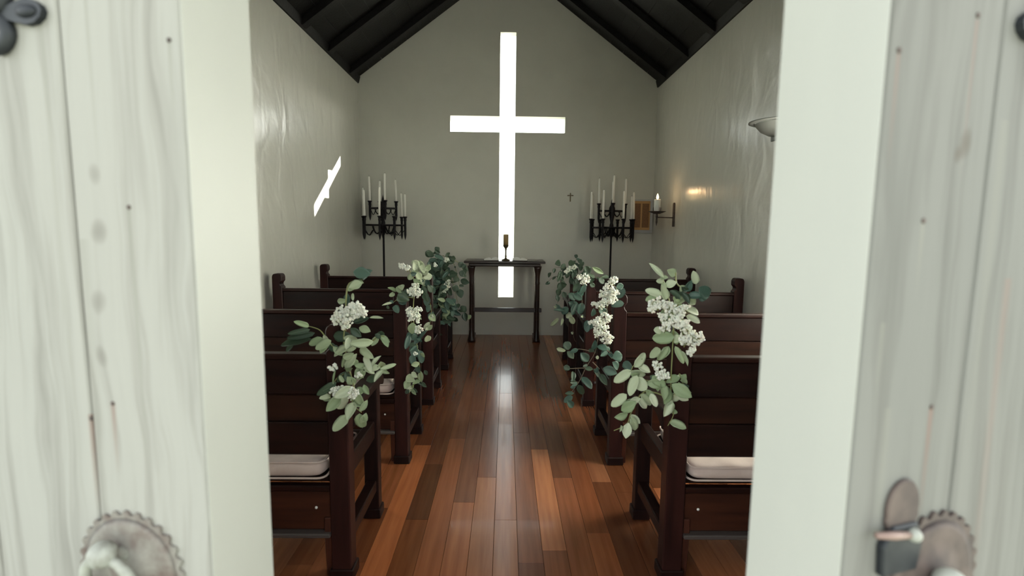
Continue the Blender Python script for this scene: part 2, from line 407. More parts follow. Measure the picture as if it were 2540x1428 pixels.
# roof: boards on rafters, wall plates
ceil = empty('ceiling', (XA, YF, ZR)); tag(ceil, 'black boarded pitched ceiling with dark rafters', 'ceiling', kind='structure')
L_ = math.hypot(XR-XA+.3, SLOPE*(XR-XA+.3)); ang = math.atan(SLOPE)
nb = 14; bw = L_/nb
for sg in (-1, 1):
    for i in range(nb):
        a0, a1 = i*bw+.001, (i+1)*bw-.001
        d = Vector((sg*math.cos(ang), 0, -math.sin(ang))); nrm = Vector((sg*math.sin(ang), 0, math.cos(ang)))
        q = [d*a0, d*a1, d*a1+nrm*.03, d*a0+nrm*.03]
        sh = random.uniform(.8, 1.15)
        MB().prism([(p.x, p.z+.02) for p in q], -.1, YB-YF+TB+.1).build('ceiling_board', M['rafter'], ceil, color=(sh, sh, sh))
    q = [d*(-.02), d*L_, d*L_+nrm*.02, d*(-.02)+nrm*.02]                      # roof covering above the boards
    MB().prism([(p.x+nrm.x*.033, p.z+.02+nrm.z*.033) for p in q], -.3, YB-YF+TB+.3).build('roof_cover', M['table'], ceil)
    for k, yy in enumerate((1.3, 1.98, 2.66, 3.33, 3.98, 4.60, 5.25, 5.95)):
        q = [d*.02, d*(L_-.36), d*(L_-.36)-nrm*.055, d*.02-nrm*.055]
        MB().prism([(p.x, p.z+.018) for p in q], yy-YF-.045, yy-YF+.045).build('rafter', M['rafter'], ceil, color=(1.7,1.7,1.8))
    xw = XL if sg < 0 else XR
    z_ = roof_z(xw)
    MB().prism([(xw-XA, z_-.045-ZR), (xw-XA-sg*.012, z_-.04-ZR), (xw-XA-sg*.03, z_+.03-ZR), (xw-XA, z_+.03-ZR)], 0, YB-YF-.001).build('wall_plate', M['rafter'], ceil)

# floor boards
flo = empty('floor', (0, YF, 0)); tag(flo, 'glossy red-brown hardwood floor of long narrow boards', 'floor', kind='structure')
box(XL-.15, XR+.15, -.05, YB-YF+.1, -.15, -.022).build('subfloor', M['subfloor'], flo)
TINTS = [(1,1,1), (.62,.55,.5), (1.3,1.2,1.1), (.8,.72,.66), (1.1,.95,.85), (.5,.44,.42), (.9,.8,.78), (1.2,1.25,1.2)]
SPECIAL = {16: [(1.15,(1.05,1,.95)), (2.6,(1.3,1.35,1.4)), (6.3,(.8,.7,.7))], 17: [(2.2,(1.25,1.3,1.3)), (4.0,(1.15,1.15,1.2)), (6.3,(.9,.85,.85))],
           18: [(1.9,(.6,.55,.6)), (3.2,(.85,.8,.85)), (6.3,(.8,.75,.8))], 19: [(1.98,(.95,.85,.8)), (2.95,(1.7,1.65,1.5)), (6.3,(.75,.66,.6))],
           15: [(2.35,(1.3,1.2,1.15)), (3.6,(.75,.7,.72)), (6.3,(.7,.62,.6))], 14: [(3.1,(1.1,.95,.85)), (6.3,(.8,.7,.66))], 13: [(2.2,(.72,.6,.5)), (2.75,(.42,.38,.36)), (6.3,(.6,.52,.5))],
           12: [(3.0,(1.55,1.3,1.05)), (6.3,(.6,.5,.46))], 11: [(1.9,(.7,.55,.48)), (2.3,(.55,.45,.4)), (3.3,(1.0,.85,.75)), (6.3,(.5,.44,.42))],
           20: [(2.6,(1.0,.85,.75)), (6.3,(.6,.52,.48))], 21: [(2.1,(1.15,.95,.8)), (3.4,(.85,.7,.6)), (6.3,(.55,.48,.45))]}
nx = 35; wdt = (XR-XL)/nx
for i in range(nx):
    x0 = XL+i*wdt
    if i in SPECIAL:
        segs = []; p = YF
        for e_, c_ in SPECIAL[i]: segs.append((p, min(e_, YB), c_)); p = e_
    else:
        segs = []; p = YF
        while p < YB-.01:
            e_ = p+random.uniform(.9, 2.4)
            if YB-e_ < .4: e_ = YB
            segs.append((p, e_, random.choice(TINTS))); p = e_
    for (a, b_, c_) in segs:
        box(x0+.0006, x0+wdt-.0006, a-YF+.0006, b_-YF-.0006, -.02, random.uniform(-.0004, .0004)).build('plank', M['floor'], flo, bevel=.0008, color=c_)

# ---------------------------------------------------------------- the two door leaves
def rosette(mb, cx, cz, y, r, teeth=28, th=.004):
    pts = []
    n = teeth*4
    for k in range(n):
        a = 2*math.pi*k/n; rr = r*(1+.035*(1 if (k % 4) < 2 else -1))
        pts.append((cx+rr*math.cos(a), cz+rr*math.sin(a)))
    mb.prism(pts, y-th, y)
    mb.lathe([(r*.92, -th), (r*.80, -th-.003), (r*.66, -th-.001), (r*.50, -th-.003), (r*.3, -th-.008), (r*.2, -th-.012), (1e-5, -th-.013)], (cx, y, cz), 24, 'Y')
def door(name, hx, hy, rz, sg, pmat, label, plate, ring, ring_m, plate_m, nails, strap_tip):
    d = empty(name, (hx, hy, 0), rz); tag(d, label, 'door', kind='structure')
    T = .12
    widths = [.145, .15, .14, .15, .145]; tot = sum(widths); sc = (DW-.0008)/tot
    u = 0.0
    for i, w_ in enumerate(widths):
        a, b_ = u+.0012, u+w_*sc-.0012; u += w_*sc
        MB().box(sg*a, sg*b_, 0.0, .028, .02, DH).build('plank', pmat, d, bevel=.0025)
    # core with the smooth painted closing edge
    box(sg*.0, sg*(DW-.005), .028, T-.022, .02, DH).build('door_core', M['doorpaint'], d)
    e_ = MB().box(sg*(DW-.0008), sg*DW, .001, T, .02, DH).build('edge_strip', M['doorpaint'], d)
    MB().box(sg*.0, sg*(DW-.005), T-.022, T, .02, DH).build('inner_lining', M['doorpaint'], d)
    for (nx_, nz_) in nails:
        MB().lathe([(.0030, 0), (.0026, -.0010), (1e-5, -.0014)], (sg*nx_, 0, nz_), 10, 'Y').build('nail_head', M['rust'], d)
    # strap hinges
    for zc in (strap_tip[1], .42):
        L = strap_tip[0]-.075
        s_ = MB().prism([(sg*.0, zc-.022), (sg*.0, zc+.022), (sg*L, zc+.012), (sg*L, zc-.012)], -.006, 0)
        s_.build('strap_hinge', M['oldiron'], d, bevel=.001)
        fl = MB()
        # lance-shaped tip and two scrolls
        tip = [(0,.010),(.024,.008),(.038,.012),(.052,.015),(.064,.013),(.073,.007),(.076,0),(.073,-.007),(.064,-.013),(.052,-.015),(.038,-.012),(.024,-.008),(0,-.010)]
        fl.prism([(sg*(L-.002+a), zc+b_) for a, b_ in tip], -.008, 0)
        fl.ball((sg*(L+.052), -.008, zc), .010, 10, 6, (1.6,.5,.8))
        for up_ in (1, -1):
            pts = []
            for k in range(9):
                q = k/8
                pts.append((sg*(L+.006+.026*math.sin(q*math.pi*.62)-.032*q*q), -.005, zc+up_*(.006+.036*q)))
            fl.tube(pts, [.011,.0105,.010,.009,.0085,.0085,.009,.0095,.007], 8)
        fl.build('hinge_finial', M['oldiron'], d)
        MB().lathe([(.011, -.03), (.011, .03)], (0, -.004, zc), 10, 'Z').build('hinge_knuckle', M['oldiron'], d)
    # ring handle on a toothed rosette
    px_, pz_, pr_ = plate
    r_ = MB(); rosette(r_, sg*px_, pz_, 0.0, pr_); r_.build('rosette', plate_m, d)
    h_ = MB(); h_.ball((sg*px_+ring[0]*sg, -.030, pz_+ring[1]), .0175, 14, 10); h_.tube([(sg*px_, -.004, pz_+ring[1]*.6), (sg*px_+ring[0]*sg, -.03, pz_+ring[1])], .009, 10)
    h_.build('handle_boss', ring_m, d)
    g = MB(); pts = []
    rr = .042; cx, cz = sg*px_+ring[0]*sg, pz_+ring[1]-rr-.004
    for k in range(33):
        a = 2*math.pi*k/32+math.pi/2
        pts.append((cx+rr*.86*math.cos(a), -.030-.008*math.sin(a)*0+.012*(1-math.sin(a))*.5, cz+rr*math.sin(a)))
    g.tube(pts, [.0062+.0022*(1-math.sin(2*math.pi*k/32+math.pi/2))*.5 for k in range(33)], 10, cap=False).build('pull_ring', ring_m, d)
    return d
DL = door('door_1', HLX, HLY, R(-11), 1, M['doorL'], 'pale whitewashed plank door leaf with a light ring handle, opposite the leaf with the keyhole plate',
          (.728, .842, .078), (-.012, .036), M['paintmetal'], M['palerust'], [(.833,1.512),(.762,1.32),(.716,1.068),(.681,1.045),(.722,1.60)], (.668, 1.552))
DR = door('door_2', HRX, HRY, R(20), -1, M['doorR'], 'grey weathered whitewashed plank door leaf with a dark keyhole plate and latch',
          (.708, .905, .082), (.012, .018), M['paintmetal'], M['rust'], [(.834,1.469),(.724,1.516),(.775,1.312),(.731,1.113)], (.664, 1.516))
# oval keyhole plate, lock case and latch lever on the second leaf
k_ = MB(); pts = [(-.767+.0255*math.cos(2*math.pi*i/32)*(1 if math.sin(2*math.pi*i/32) > -.2 else 1.1), 1.006+.032*math.sin(2*math.pi*i/32)) for i in range(32)]
k_.prism(pts, -.005, 0); k_.build('keyhole_plate', M['rust'], DR, bevel=.0015)
k_ = MB().prism([(-.797,.935),(-.742,.932),(-.736,.965),(-.746,.988),(-.786,.990),(-.800,.970)], -.009, 0); k_.build('lock_case', M['oldiron'], DR, bevel=.002)
k_ = MB(); k_.tube([(-.760,-.011,.978),(-.79,-.012,.984),(-.818,-.012,.990)], [.0035,.0045,.0032], 10); k_.build('latch_lever', M['brass'], DR)
k_ = MB().ball((-.758,-.012,.978), .0075, 12, 8); k_.build('latch_knob', M['paintmetal'], DR)
GARLANDS = {
 'LA': (1.805, [(-0.456, 1.139, -0.511, 1.146, 0.031, 3), (-0.45, 1.152, -0.488, 1.122, 0.029, 3), (-0.488, 1.116, -0.526, 1.088, 0.025, 1), (-0.482, 1.11, -0.52, 1.095, 0.025, 0), (-0.544, 1.048, -0.578, 1.041, 0.017, 1), (-0.515, 1.05, -0.521, 1.071, 0.008, 0), (-0.461, 0.991, -0.419, 0.989, 0.008, 0), (-0.517, 0.973, -0.47, 0.986, 0.019, 2), (-0.673, 0.957, -0.704, 0.978, 0.015, 1), (-0.661, 0.95, -0.72, 0.941, 0.015, 2), (-0.648, 0.938, -0.725, 0.924, 0.019, 2), (-0.662, 0.912, -0.76, 0.885, 0.025, 2), (-0.622, 0.916, -0.667, 0.898, 0.021, 1), (-0.592, 0.912, -0.637, 0.888, 0.023, 1), (-0.594, 0.921, -0.539, 0.921, 0.029, 2), (-0.726, 0.894, -0.752, 0.87, 0.013, 2), (-0.458, 0.944, -0.496, 0.956, 0.021, 1), (-0.45, 0.909, -0.512, 0.909, 0.025, 0), (-0.497, 0.887, -0.451, 0.861, 0.021, 0), (-0.514, 0.896, -0.587, 0.858, 0.023, 0), (-0.535, 0.921, -0.54, 0.887, 0.017, 0), (-0.506, 0.867, -0.55, 0.815, 0.023, 0), (-0.485, 0.857, -0.459, 0.811, 0.017, 0), (-0.465, 0.809, -0.434, 0.853, 0.015, 0), (-0.427, 0.813, -0.382, 0.825, 0.012, 0), (-0.418, 0.807, -0.444, 0.778, 0.017, 0), (-0.54, 0.861, -0.563, 0.817, 0.013, 1), (-0.52, 0.821, -0.469, 0.813, 0.017, 1), (-0.555, 0.808, -0.52, 0.821, 0.013, 1), (-0.542, 0.786, -0.522, 0.755, 0.025, 1), (-0.487, 0.756, -0.471, 0.725, 0.019, 1), (-0.581, 0.764, -0.638, 0.726, 0.021, 2), (-0.522, 0.751, -0.574, 0.724, 0.029, 0), (-0.514, 0.729, -0.498, 0.685, 0.025, 1), (-0.565, 0.72, -0.605, 0.675, 0.029, 1), (-0.557, 0.715, -0.584, 0.662, 0.029, 0), (-0.523, 0.689, -0.537, 0.64, 0.029, 0), (-0.542, 0.644, -0.586, 0.603, 0.029, 1), (-0.503, 0.653, -0.499, 0.6, 0.031, 1), (-0.481, 0.654, -0.499, 0.618, 0.021, 1), (-0.478, 0.698, -0.502, 0.662, 0.017, 1), (-0.58, 0.808, -0.59, 0.764, 0.008, 1), (-0.556, 0.764, -0.568, 0.786, 0.013, 1), (-0.44, 0.787, -0.479, 0.765, 0.021, 2), (-0.525, 0.956, -0.492, 0.93, 0.021, 2), (-0.553, 0.852, -0.519, 0.869, 0.021, 1), (-0.513, 0.773, -0.487, 0.795, 0.019, 1)],
  [[(-0.488, 1.118), (-0.534, 1.105), (-0.544, 1.054), (-0.55, 0.981), (-0.559, 0.895), (-0.542, 0.808), (-0.588, 0.77), (-0.608, 0.719), (-0.608, 0.668)], [(-0.559, 0.869), (-0.599, 0.888), (-0.623, 0.925), (-0.644, 0.946), (-0.69, 0.959)], [(-0.459, 0.905), (-0.437, 0.924), (-0.418, 0.922)], [(-0.542, 0.808), (-0.522, 0.729), (-0.532, 0.684), (-0.503, 0.649)], [(-0.52, 0.821), (-0.461, 0.809), (-0.422, 0.818)]], [(-0.533, 1.003, 0.033), (-0.554, 1.011, 0.021), (-0.515, 1.025, 0.021), (-0.494, 1.033, 0.019), (-0.482, 1.012, 0.015), (-0.499, 1.008, 0.017), (-0.575, 0.985, 0.015), (-0.542, 0.969, 0.019), (-0.531, 0.99, 0.017), (-0.578, 0.737, 0.018), (-0.563, 0.744, 0.01), (-0.52, 0.736, 0.018), (-0.523, 0.72, 0.01), (-0.502, 0.793, 0.009), (-0.593, 0.816, 0.005), (-0.578, 0.825, 0.006)]), 'RA': (1.805, [(0.539, 1.138, 0.493, 1.182, 0.015, 0), (0.556, 1.139, 0.53, 1.134, 0.013, 1), (0.551, 1.063, 0.527, 1.112, 0.022, 0), (0.537, 1.076, 0.49, 1.091, 0.022, 0), (0.519, 1.071, 0.489, 1.058, 0.018, 1), (0.616, 1.09, 0.628, 1.128, 0.02, 3), (0.655, 1.117, 0.638, 1.157, 0.02, 0), (0.664, 1.117, 0.658, 1.14, 0.007, 3), (0.662, 1.077, 0.693, 1.078, 0.031, 3), (0.693, 1.073, 0.66, 1.104, 0.035, 3), (0.595, 1.072, 0.576, 1.09, 0.022, 2), (0.622, 1.072, 0.659, 1.046, 0.024, 0), (0.578, 1.059, 0.595, 1.077, 0.02, 1), (0.619, 1.032, 0.67, 1.012, 0.022, 0), (0.625, 1.005, 0.666, 0.987, 0.022, 0), (0.568, 1.036, 0.546, 0.982, 0.031, 1), (0.538, 0.954, 0.513, 0.959, 0.02, 0), (0.579, 0.937, 0.517, 0.927, 0.033, 1), (0.583, 0.955, 0.603, 0.905, 0.026, 1), (0.532, 0.895, 0.497, 0.872, 0.022, 1), (0.558, 0.9, 0.533, 0.854, 0.02, 1), (0.567, 0.9, 0.551, 0.863, 0.022, 1), (0.595, 0.896, 0.624, 0.841, 0.018, 1), (0.613, 0.882, 0.629, 0.836, 0.011, 0), (0.449, 0.826, 0.486, 0.867, 0.024, 0), (0.44, 0.812, 0.39, 0.77, 0.026, 0), (0.432, 0.807, 0.491, 0.794, 0.024, 0), (0.459, 0.798, 0.434, 0.737, 0.026, 0), (0.455, 0.784, 0.488, 0.752, 0.033, 0), (0.492, 0.77, 0.546, 0.771, 0.026, 1), (0.513, 0.794, 0.551, 0.766, 0.026, 1), (0.546, 0.771, 0.544, 0.724, 0.031, 1), (0.578, 0.771, 0.63, 0.739, 0.035, 1), (0.574, 0.752, 0.558, 0.706, 0.031, 1), (0.621, 0.729, 0.59, 0.701, 0.026, 0), (0.581, 0.715, 0.556, 0.659, 0.031, 0), (0.59, 0.701, 0.578, 0.663, 0.018, 1), (0.43, 0.723, 0.384, 0.681, 0.026, 0), (0.458, 0.705, 0.416, 0.667, 0.031, 1), (0.478, 0.724, 0.52, 0.687, 0.024, 0), (0.467, 0.71, 0.505, 0.672, 0.022, 0), (0.437, 0.653, 0.394, 0.643, 0.024, 1), (0.447, 0.644, 0.467, 0.596, 0.022, 1), (0.438, 0.625, 0.426, 0.58, 0.026, 0), (0.411, 0.615, 0.398, 0.605, 0.009, 0), (0.526, 0.715, 0.502, 0.738, 0.018, 1), (0.61, 0.771, 0.624, 0.748, 0.009, 1), (0.594, 1.09, 0.618, 1.059, 0.022, 2), (0.621, 1.09, 0.598, 1.108, 0.018, 2), (0.558, 1.094, 0.582, 1.068, 0.022, 2)],
  [[(0.539, 1.134), (0.559, 1.081), (0.582, 0.982), (0.584, 0.877), (0.583, 0.771), (0.591, 0.682), (0.597, 0.649), (0.581, 0.609)], [(0.582, 1.157), (0.588, 1.117), (0.617, 1.086), (0.58, 1.018)], [(0.583, 0.771), (0.492, 0.775), (0.445, 0.812), (0.479, 0.853)], [(0.576, 0.715), (0.493, 0.733), (0.451, 0.658), (0.434, 0.615), (0.389, 0.591)], [(0.613, 0.799), (0.629, 0.753), (0.594, 0.725)], [(0.662, 1.077), (0.622, 1.072), (0.58, 1.018)]], [(0.498, 1.047, 0.018), (0.52, 1.054, 0.022), (0.552, 1.045, 0.02), (0.497, 1.026, 0.008), (0.531, 1.009, 0.015), (0.546, 0.973, 0.018), (0.589, 1.009, 0.028), (0.602, 1.032, 0.018), (0.577, 0.991, 0.02), (0.609, 0.973, 0.026), (0.628, 0.942, 0.026), (0.616, 0.923, 0.018), (0.66, 0.937, 0.018), (0.652, 0.919, 0.013), (0.64, 0.885, 0.015), (0.521, 0.835, 0.015), (0.54, 0.803, 0.018), (0.558, 0.801, 0.013)]), 'RB': (2.764, [(0.628, 0.991, 0.6, 0.942, 0.035, 3), (0.613, 0.925, 0.59, 0.9, 0.035, 3), (0.625, 0.913, 0.566, 0.9, 0.029, 3), (0.471, 0.881, 0.466, 0.839, 0.024, 3), (0.495, 0.875, 0.543, 0.851, 0.035, 3), (0.436, 0.82, 0.432, 0.765, 0.029, 3), (0.473, 0.808, 0.426, 0.778, 0.029, 3), (0.482, 0.711, 0.471, 0.656, 0.026, 3), (0.525, 0.662, 0.551, 0.632, 0.047, 3), (0.405, 0.643, 0.446, 0.597, 0.038, 3), (0.333, 0.648, 0.364, 0.618, 0.029, 2), (0.319, 0.703, 0.338, 0.667, 0.035, 2), (0.275, 0.666, 0.317, 0.657, 0.018, 0), (0.629, 0.632, 0.581, 0.62, 0.047, 3), (0.576, 0.595, 0.602, 0.552, 0.035, 3), (0.636, 0.595, 0.668, 0.565, 0.035, 3), (0.529, 0.557, 0.59, 0.539, 0.041, 3), (0.511, 0.526, 0.543, 0.477, 0.029, 2), (0.415, 0.501, 0.465, 0.454, 0.035, 3), (0.366, 0.537, 0.361, 0.494, 0.024, 2), (0.398, 0.463, 0.424, 0.413, 0.029, 2), (0.326, 0.419, 0.369, 0.422, 0.018, 2), (0.369, 0.4, 0.327, 0.368, 0.026, 3), (0.339, 0.381, 0.371, 0.34, 0.029, 3), (0.317, 0.562, 0.347, 0.55, 0.024, 2), (0.491, 0.607, 0.503, 0.619, 0.015, 0), (0.48, 0.551, 0.506, 0.514, 0.024, 2), (0.586, 0.996, 0.622, 1.003, 0.029, 3), (0.55, 0.662, 0.501, 0.674, 0.029, 3)],
  [[(0.562, 1.014), (0.542, 0.894), (0.522, 0.772), (0.499, 0.723), (0.484, 0.643), (0.438, 0.557), (0.398, 0.475), (0.357, 0.413)], [(0.484, 0.643), (0.399, 0.661), (0.363, 0.652)], [(0.438, 0.557), (0.341, 0.55)], [(0.398, 0.475), (0.361, 0.481)], [(0.513, 0.681), (0.562, 0.644), (0.587, 0.626), (0.612, 0.589)], [(0.473, 0.588), (0.511, 0.551)], [(0.562, 1.014), (0.611, 0.967)]], [(0.561, 1.032, 0.026), (0.539, 0.996, 0.026), (0.563, 0.966, 0.032), (0.516, 0.96, 0.026), (0.535, 0.93, 0.032), (0.494, 0.905, 0.024), (0.564, 0.936, 0.024), (0.464, 0.908, 0.011), (0.52, 0.833, 0.032), (0.485, 0.815, 0.029), (0.51, 0.778, 0.035), (0.486, 0.754, 0.024), (0.535, 0.736, 0.032), (0.542, 0.711, 0.021), (0.455, 0.814, 0.012), (0.544, 0.839, 0.018)]), 'RC': (3.723, [(0.564, 1.039, 0.589, 0.992, 0.036, 2), (0.527, 0.919, 0.488, 0.862, 0.04, 2), (0.544, 0.878, 0.514, 0.813, 0.04, 3), (0.555, 0.773, 0.533, 0.699, 0.04, 3), (0.489, 0.837, 0.538, 0.805, 0.04, 3), (0.612, 1.032, 0.686, 0.989, 0.03, 1), (0.622, 0.952, 0.599, 0.919, 0.032, 2), (0.663, 0.952, 0.696, 0.92, 0.032, 2), (0.686, 0.96, 0.727, 0.961, 0.024, 2), (0.59, 0.976, 0.63, 0.96, 0.024, 2), (0.573, 1.008, 0.55, 0.967, 0.028, 2), (0.599, 0.911, 0.632, 0.895, 0.028, 2), (0.567, 0.911, 0.537, 0.846, 0.032, 3), (0.581, 0.984, 0.596, 1.032, 0.028, 2)],
  [[(0.565, 1.007), (0.582, 0.959), (0.553, 0.862), (0.548, 0.748)], [(0.582, 0.959), (0.646, 0.96), (0.719, 0.961)], [(0.541, 0.683), (0.574, 0.667)]], [(0.542, 0.963, 0.03), (0.57, 0.951, 0.03), (0.551, 0.927, 0.024), (0.522, 0.959, 0.02), (0.566, 0.971, 0.02)]), 'RD': (4.682, [(0.488, 0.999, 0.438, 0.989, 0.045, 2), (0.609, 1.011, 0.569, 0.98, 0.045, 2), (0.638, 1.071, 0.628, 1.041, 0.03, 2), (0.409, 0.908, 0.39, 0.867, 0.028, 2), (0.401, 0.816, 0.361, 0.806, 0.025, 2), (0.439, 0.948, 0.43, 0.908, 0.022, 2), (0.49, 0.929, 0.461, 0.837, 0.035, 2), (0.54, 0.96, 0.521, 0.889, 0.035, 2), (0.6, 0.97, 0.642, 0.91, 0.04, 2), (0.661, 0.961, 0.69, 1.002, 0.03, 2), (0.512, 0.817, 0.483, 0.756, 0.05, 2), (0.493, 0.766, 0.474, 0.705, 0.04, 2), (0.514, 0.736, 0.536, 0.685, 0.04, 2), (0.567, 0.644, 0.66, 0.583, 0.06, 3), (0.649, 0.635, 0.6, 0.542, 0.06, 3), (0.558, 0.603, 0.519, 0.541, 0.05, 3), (0.6, 0.542, 0.561, 0.5, 0.05, 0), (0.581, 0.511, 0.623, 0.449, 0.04, 0), (0.539, 0.562, 0.447, 0.581, 0.03, 3), (0.479, 0.499, 0.419, 0.431, 0.03, 0), (0.52, 0.5, 0.501, 0.437, 0.02, 0), (0.529, 0.99, 0.5, 0.939, 0.035, 2), (0.571, 0.93, 0.542, 0.868, 0.04, 2), (0.621, 0.94, 0.602, 0.869, 0.04, 2), (0.47, 0.898, 0.512, 0.848, 0.035, 2), (0.503, 0.797, 0.543, 0.807, 0.04, 2), (0.464, 0.715, 0.476, 0.654, 0.03, 2), (0.456, 0.623, 0.488, 0.561, 0.03, 3), (0.565, 0.726, 0.618, 0.665, 0.05, 3), (0.633, 0.859, 0.615, 0.788, 0.045, 2), (0.572, 0.859, 0.614, 0.818, 0.045, 2), (0.68, 0.981, 0.672, 0.931, 0.035, 2), (0.649, 1.031, 0.67, 0.991, 0.03, 2)],
  [[(0.601, 0.93), (0.614, 0.808), (0.618, 0.655), (0.612, 0.5), (0.626, 0.314), (0.669, 0.262)], [(0.601, 0.93), (0.53, 0.949), (0.439, 0.958)], [(0.511, 0.878), (0.483, 0.776), (0.467, 0.582)], [(0.601, 0.93), (0.638, 1.051)], [(0.511, 0.878), (0.43, 0.867), (0.371, 0.811)]], [(0.57, 0.945, 0.028), (0.61, 0.96, 0.02), (0.541, 0.919, 0.018)]), 'LB': (2.764, [(-0.574, 0.961, -0.603, 0.985, 0.018, 1), (-0.58, 0.955, -0.601, 0.943, 0.018, 1), (-0.55, 0.997, -0.536, 0.974, 0.026, 0), (-0.574, 0.985, -0.545, 0.962, 0.024, 1), (-0.569, 0.944, -0.504, 0.92, 0.047, 2), (-0.545, 0.956, -0.492, 0.95, 0.035, 2), (-0.593, 0.902, -0.637, 0.892, 0.011, 0), (-0.611, 0.871, -0.617, 0.889, 0.015, 2), (-0.581, 0.89, -0.558, 0.86, 0.026, 3), (-0.528, 0.89, -0.545, 0.902, 0.018, 3), (-0.487, 0.8, -0.488, 0.746, 0.041, 1), (-0.506, 0.733, -0.519, 0.672, 0.024, 3), (-0.47, 0.715, -0.441, 0.697, 0.018, 3), (-0.459, 0.697, -0.416, 0.746, 0.018, 3), (-0.411, 0.728, -0.417, 0.692, 0.029, 0), (-0.465, 0.673, -0.507, 0.642, 0.029, 3), (-0.489, 0.654, -0.471, 0.618, 0.035, 3), (-0.453, 0.648, -0.442, 0.587, 0.029, 3), (-0.429, 0.636, -0.441, 0.618, 0.024, 1), (-0.495, 0.624, -0.484, 0.574, 0.029, 3), (-0.454, 0.581, -0.49, 0.574, 0.024, 1), (-0.472, 0.562, -0.454, 0.532, 0.024, 2), (-0.496, 0.531, -0.466, 0.513, 0.024, 0), (-0.526, 0.506, -0.479, 0.488, 0.035, 0), (-0.533, 0.469, -0.497, 0.444, 0.029, 0), (-0.509, 0.488, -0.527, 0.45, 0.029, 1), (-0.454, 0.532, -0.449, 0.476, 0.024, 1), (-0.515, 0.444, -0.528, 0.413, 0.018, 3), (-0.43, 0.538, -0.418, 0.513, 0.018, 2), (-0.442, 0.476, -0.418, 0.457, 0.018, 2), (-0.5, 0.703, -0.47, 0.728, 0.024, 3), (-0.483, 0.685, -0.452, 0.71, 0.024, 3), (-0.516, 0.926, -0.557, 0.902, 0.035, 3), (-0.488, 0.746, -0.518, 0.715, 0.024, 3)],
  [[(-0.48, 0.974), (-0.487, 0.867), (-0.482, 0.77), (-0.471, 0.685), (-0.457, 0.562), (-0.449, 0.47)], [(-0.463, 0.5), (-0.473, 0.482), (-0.503, 0.432), (-0.513, 0.407)], [(-0.48, 0.927), (-0.545, 0.932), (-0.593, 0.902)], [(-0.508, 1.081), (-0.485, 1.028), (-0.48, 0.974)]], [(-0.48, 0.962, 0.024), (-0.468, 0.992, 0.018), (-0.456, 0.957, 0.021), (-0.497, 0.968, 0.018), (-0.504, 0.866, 0.018), (-0.481, 0.855, 0.026), (-0.457, 0.867, 0.021), (-0.493, 0.836, 0.026), (-0.463, 0.837, 0.018), (-0.452, 0.77, 0.021), (-0.461, 0.807, 0.009), (-0.461, 0.755, 0.012), (-0.477, 0.633, 0.007), (-0.537, 1.098, 0.015), (-0.511, 1.086, 0.015)]), 'LC': (3.723, [(-0.631, 1.068, -0.64, 1.004, 0.04, 0), (-0.615, 1.06, -0.576, 0.989, 0.036, 0), (-0.544, 0.997, -0.592, 0.972, 0.04, 0), (-0.521, 0.957, -0.577, 0.94, 0.04, 0), (-0.592, 0.948, -0.569, 0.892, 0.048, 0), (-0.656, 1.012, -0.624, 0.964, 0.04, 1), (-0.664, 0.964, -0.688, 0.931, 0.032, 1), (-0.576, 1.005, -0.608, 1.036, 0.032, 0), (-0.601, 0.932, -0.624, 0.98, 0.04, 1), (-0.561, 0.933, -0.537, 0.885, 0.036, 3), (-0.593, 0.876, -0.561, 0.828, 0.04, 2), (-0.577, 0.836, -0.546, 0.779, 0.04, 2), (-0.546, 0.812, -0.562, 0.747, 0.04, 3), (-0.53, 0.747, -0.562, 0.698, 0.036, 3), (-0.514, 0.698, -0.539, 0.633, 0.04, 3), (-0.538, 0.682, -0.498, 0.641, 0.04, 1), (-0.579, 0.567, -0.547, 0.616, 0.028, 0), (-0.523, 0.6, -0.563, 0.567, 0.028, 1), (-0.569, 0.924, -0.601, 0.9, 0.032, 0), (-0.623, 1.036, -0.655, 1.06, 0.028, 0), (-0.553, 0.892, -0.521, 0.844, 0.04, 2), (-0.536, 1.037, -0.568, 0.989, 0.032, 1)],
  [[(-0.592, 0.996), (-0.577, 0.916), (-0.554, 0.812), (-0.53, 0.715), (-0.539, 0.617), (-0.571, 0.567)], [(-0.592, 0.996), (-0.631, 1.068)]], [(-0.522, 0.666, 0.014), (-0.496, 1.037, 0.014)]), 'LD': (4.682, [(-0.685, 1.098, -0.686, 1.038, 0.05, 2), (-0.625, 1.089, -0.595, 1.119, 0.04, 2), (-0.585, 1.07, -0.625, 1.099, 0.03, 2), (-0.505, 1.05, -0.525, 1.07, 0.04, 2), (-0.445, 1.021, -0.485, 1.031, 0.04, 2), (-0.525, 1.02, -0.475, 0.99, 0.035, 2), (-0.385, 0.991, -0.41, 0.951, 0.045, 2), (-0.355, 0.972, -0.385, 0.941, 0.04, 2), (-0.395, 0.921, -0.38, 0.87, 0.04, 2), (-0.345, 0.911, -0.385, 0.901, 0.04, 2), (-0.435, 0.87, -0.46, 0.829, 0.06, 2), (-0.405, 0.83, -0.334, 0.81, 0.045, 2), (-0.435, 0.789, -0.456, 0.738, 0.05, 2), (-0.425, 0.748, -0.4, 0.677, 0.055, 2), (-0.355, 0.881, -0.375, 0.87, 0.03, 2), (-0.425, 0.621, -0.42, 0.59, 0.03, 2), (-0.354, 0.596, -0.39, 0.554, 0.055, 2), (-0.364, 0.544, -0.349, 0.472, 0.045, 2), (-0.334, 0.514, -0.324, 0.483, 0.04, 1), (-0.456, 0.502, -0.446, 0.456, 0.045, 2), (-0.486, 0.522, -0.527, 0.471, 0.06, 1), (-0.527, 0.543, -0.466, 0.564, 0.05, 1)],
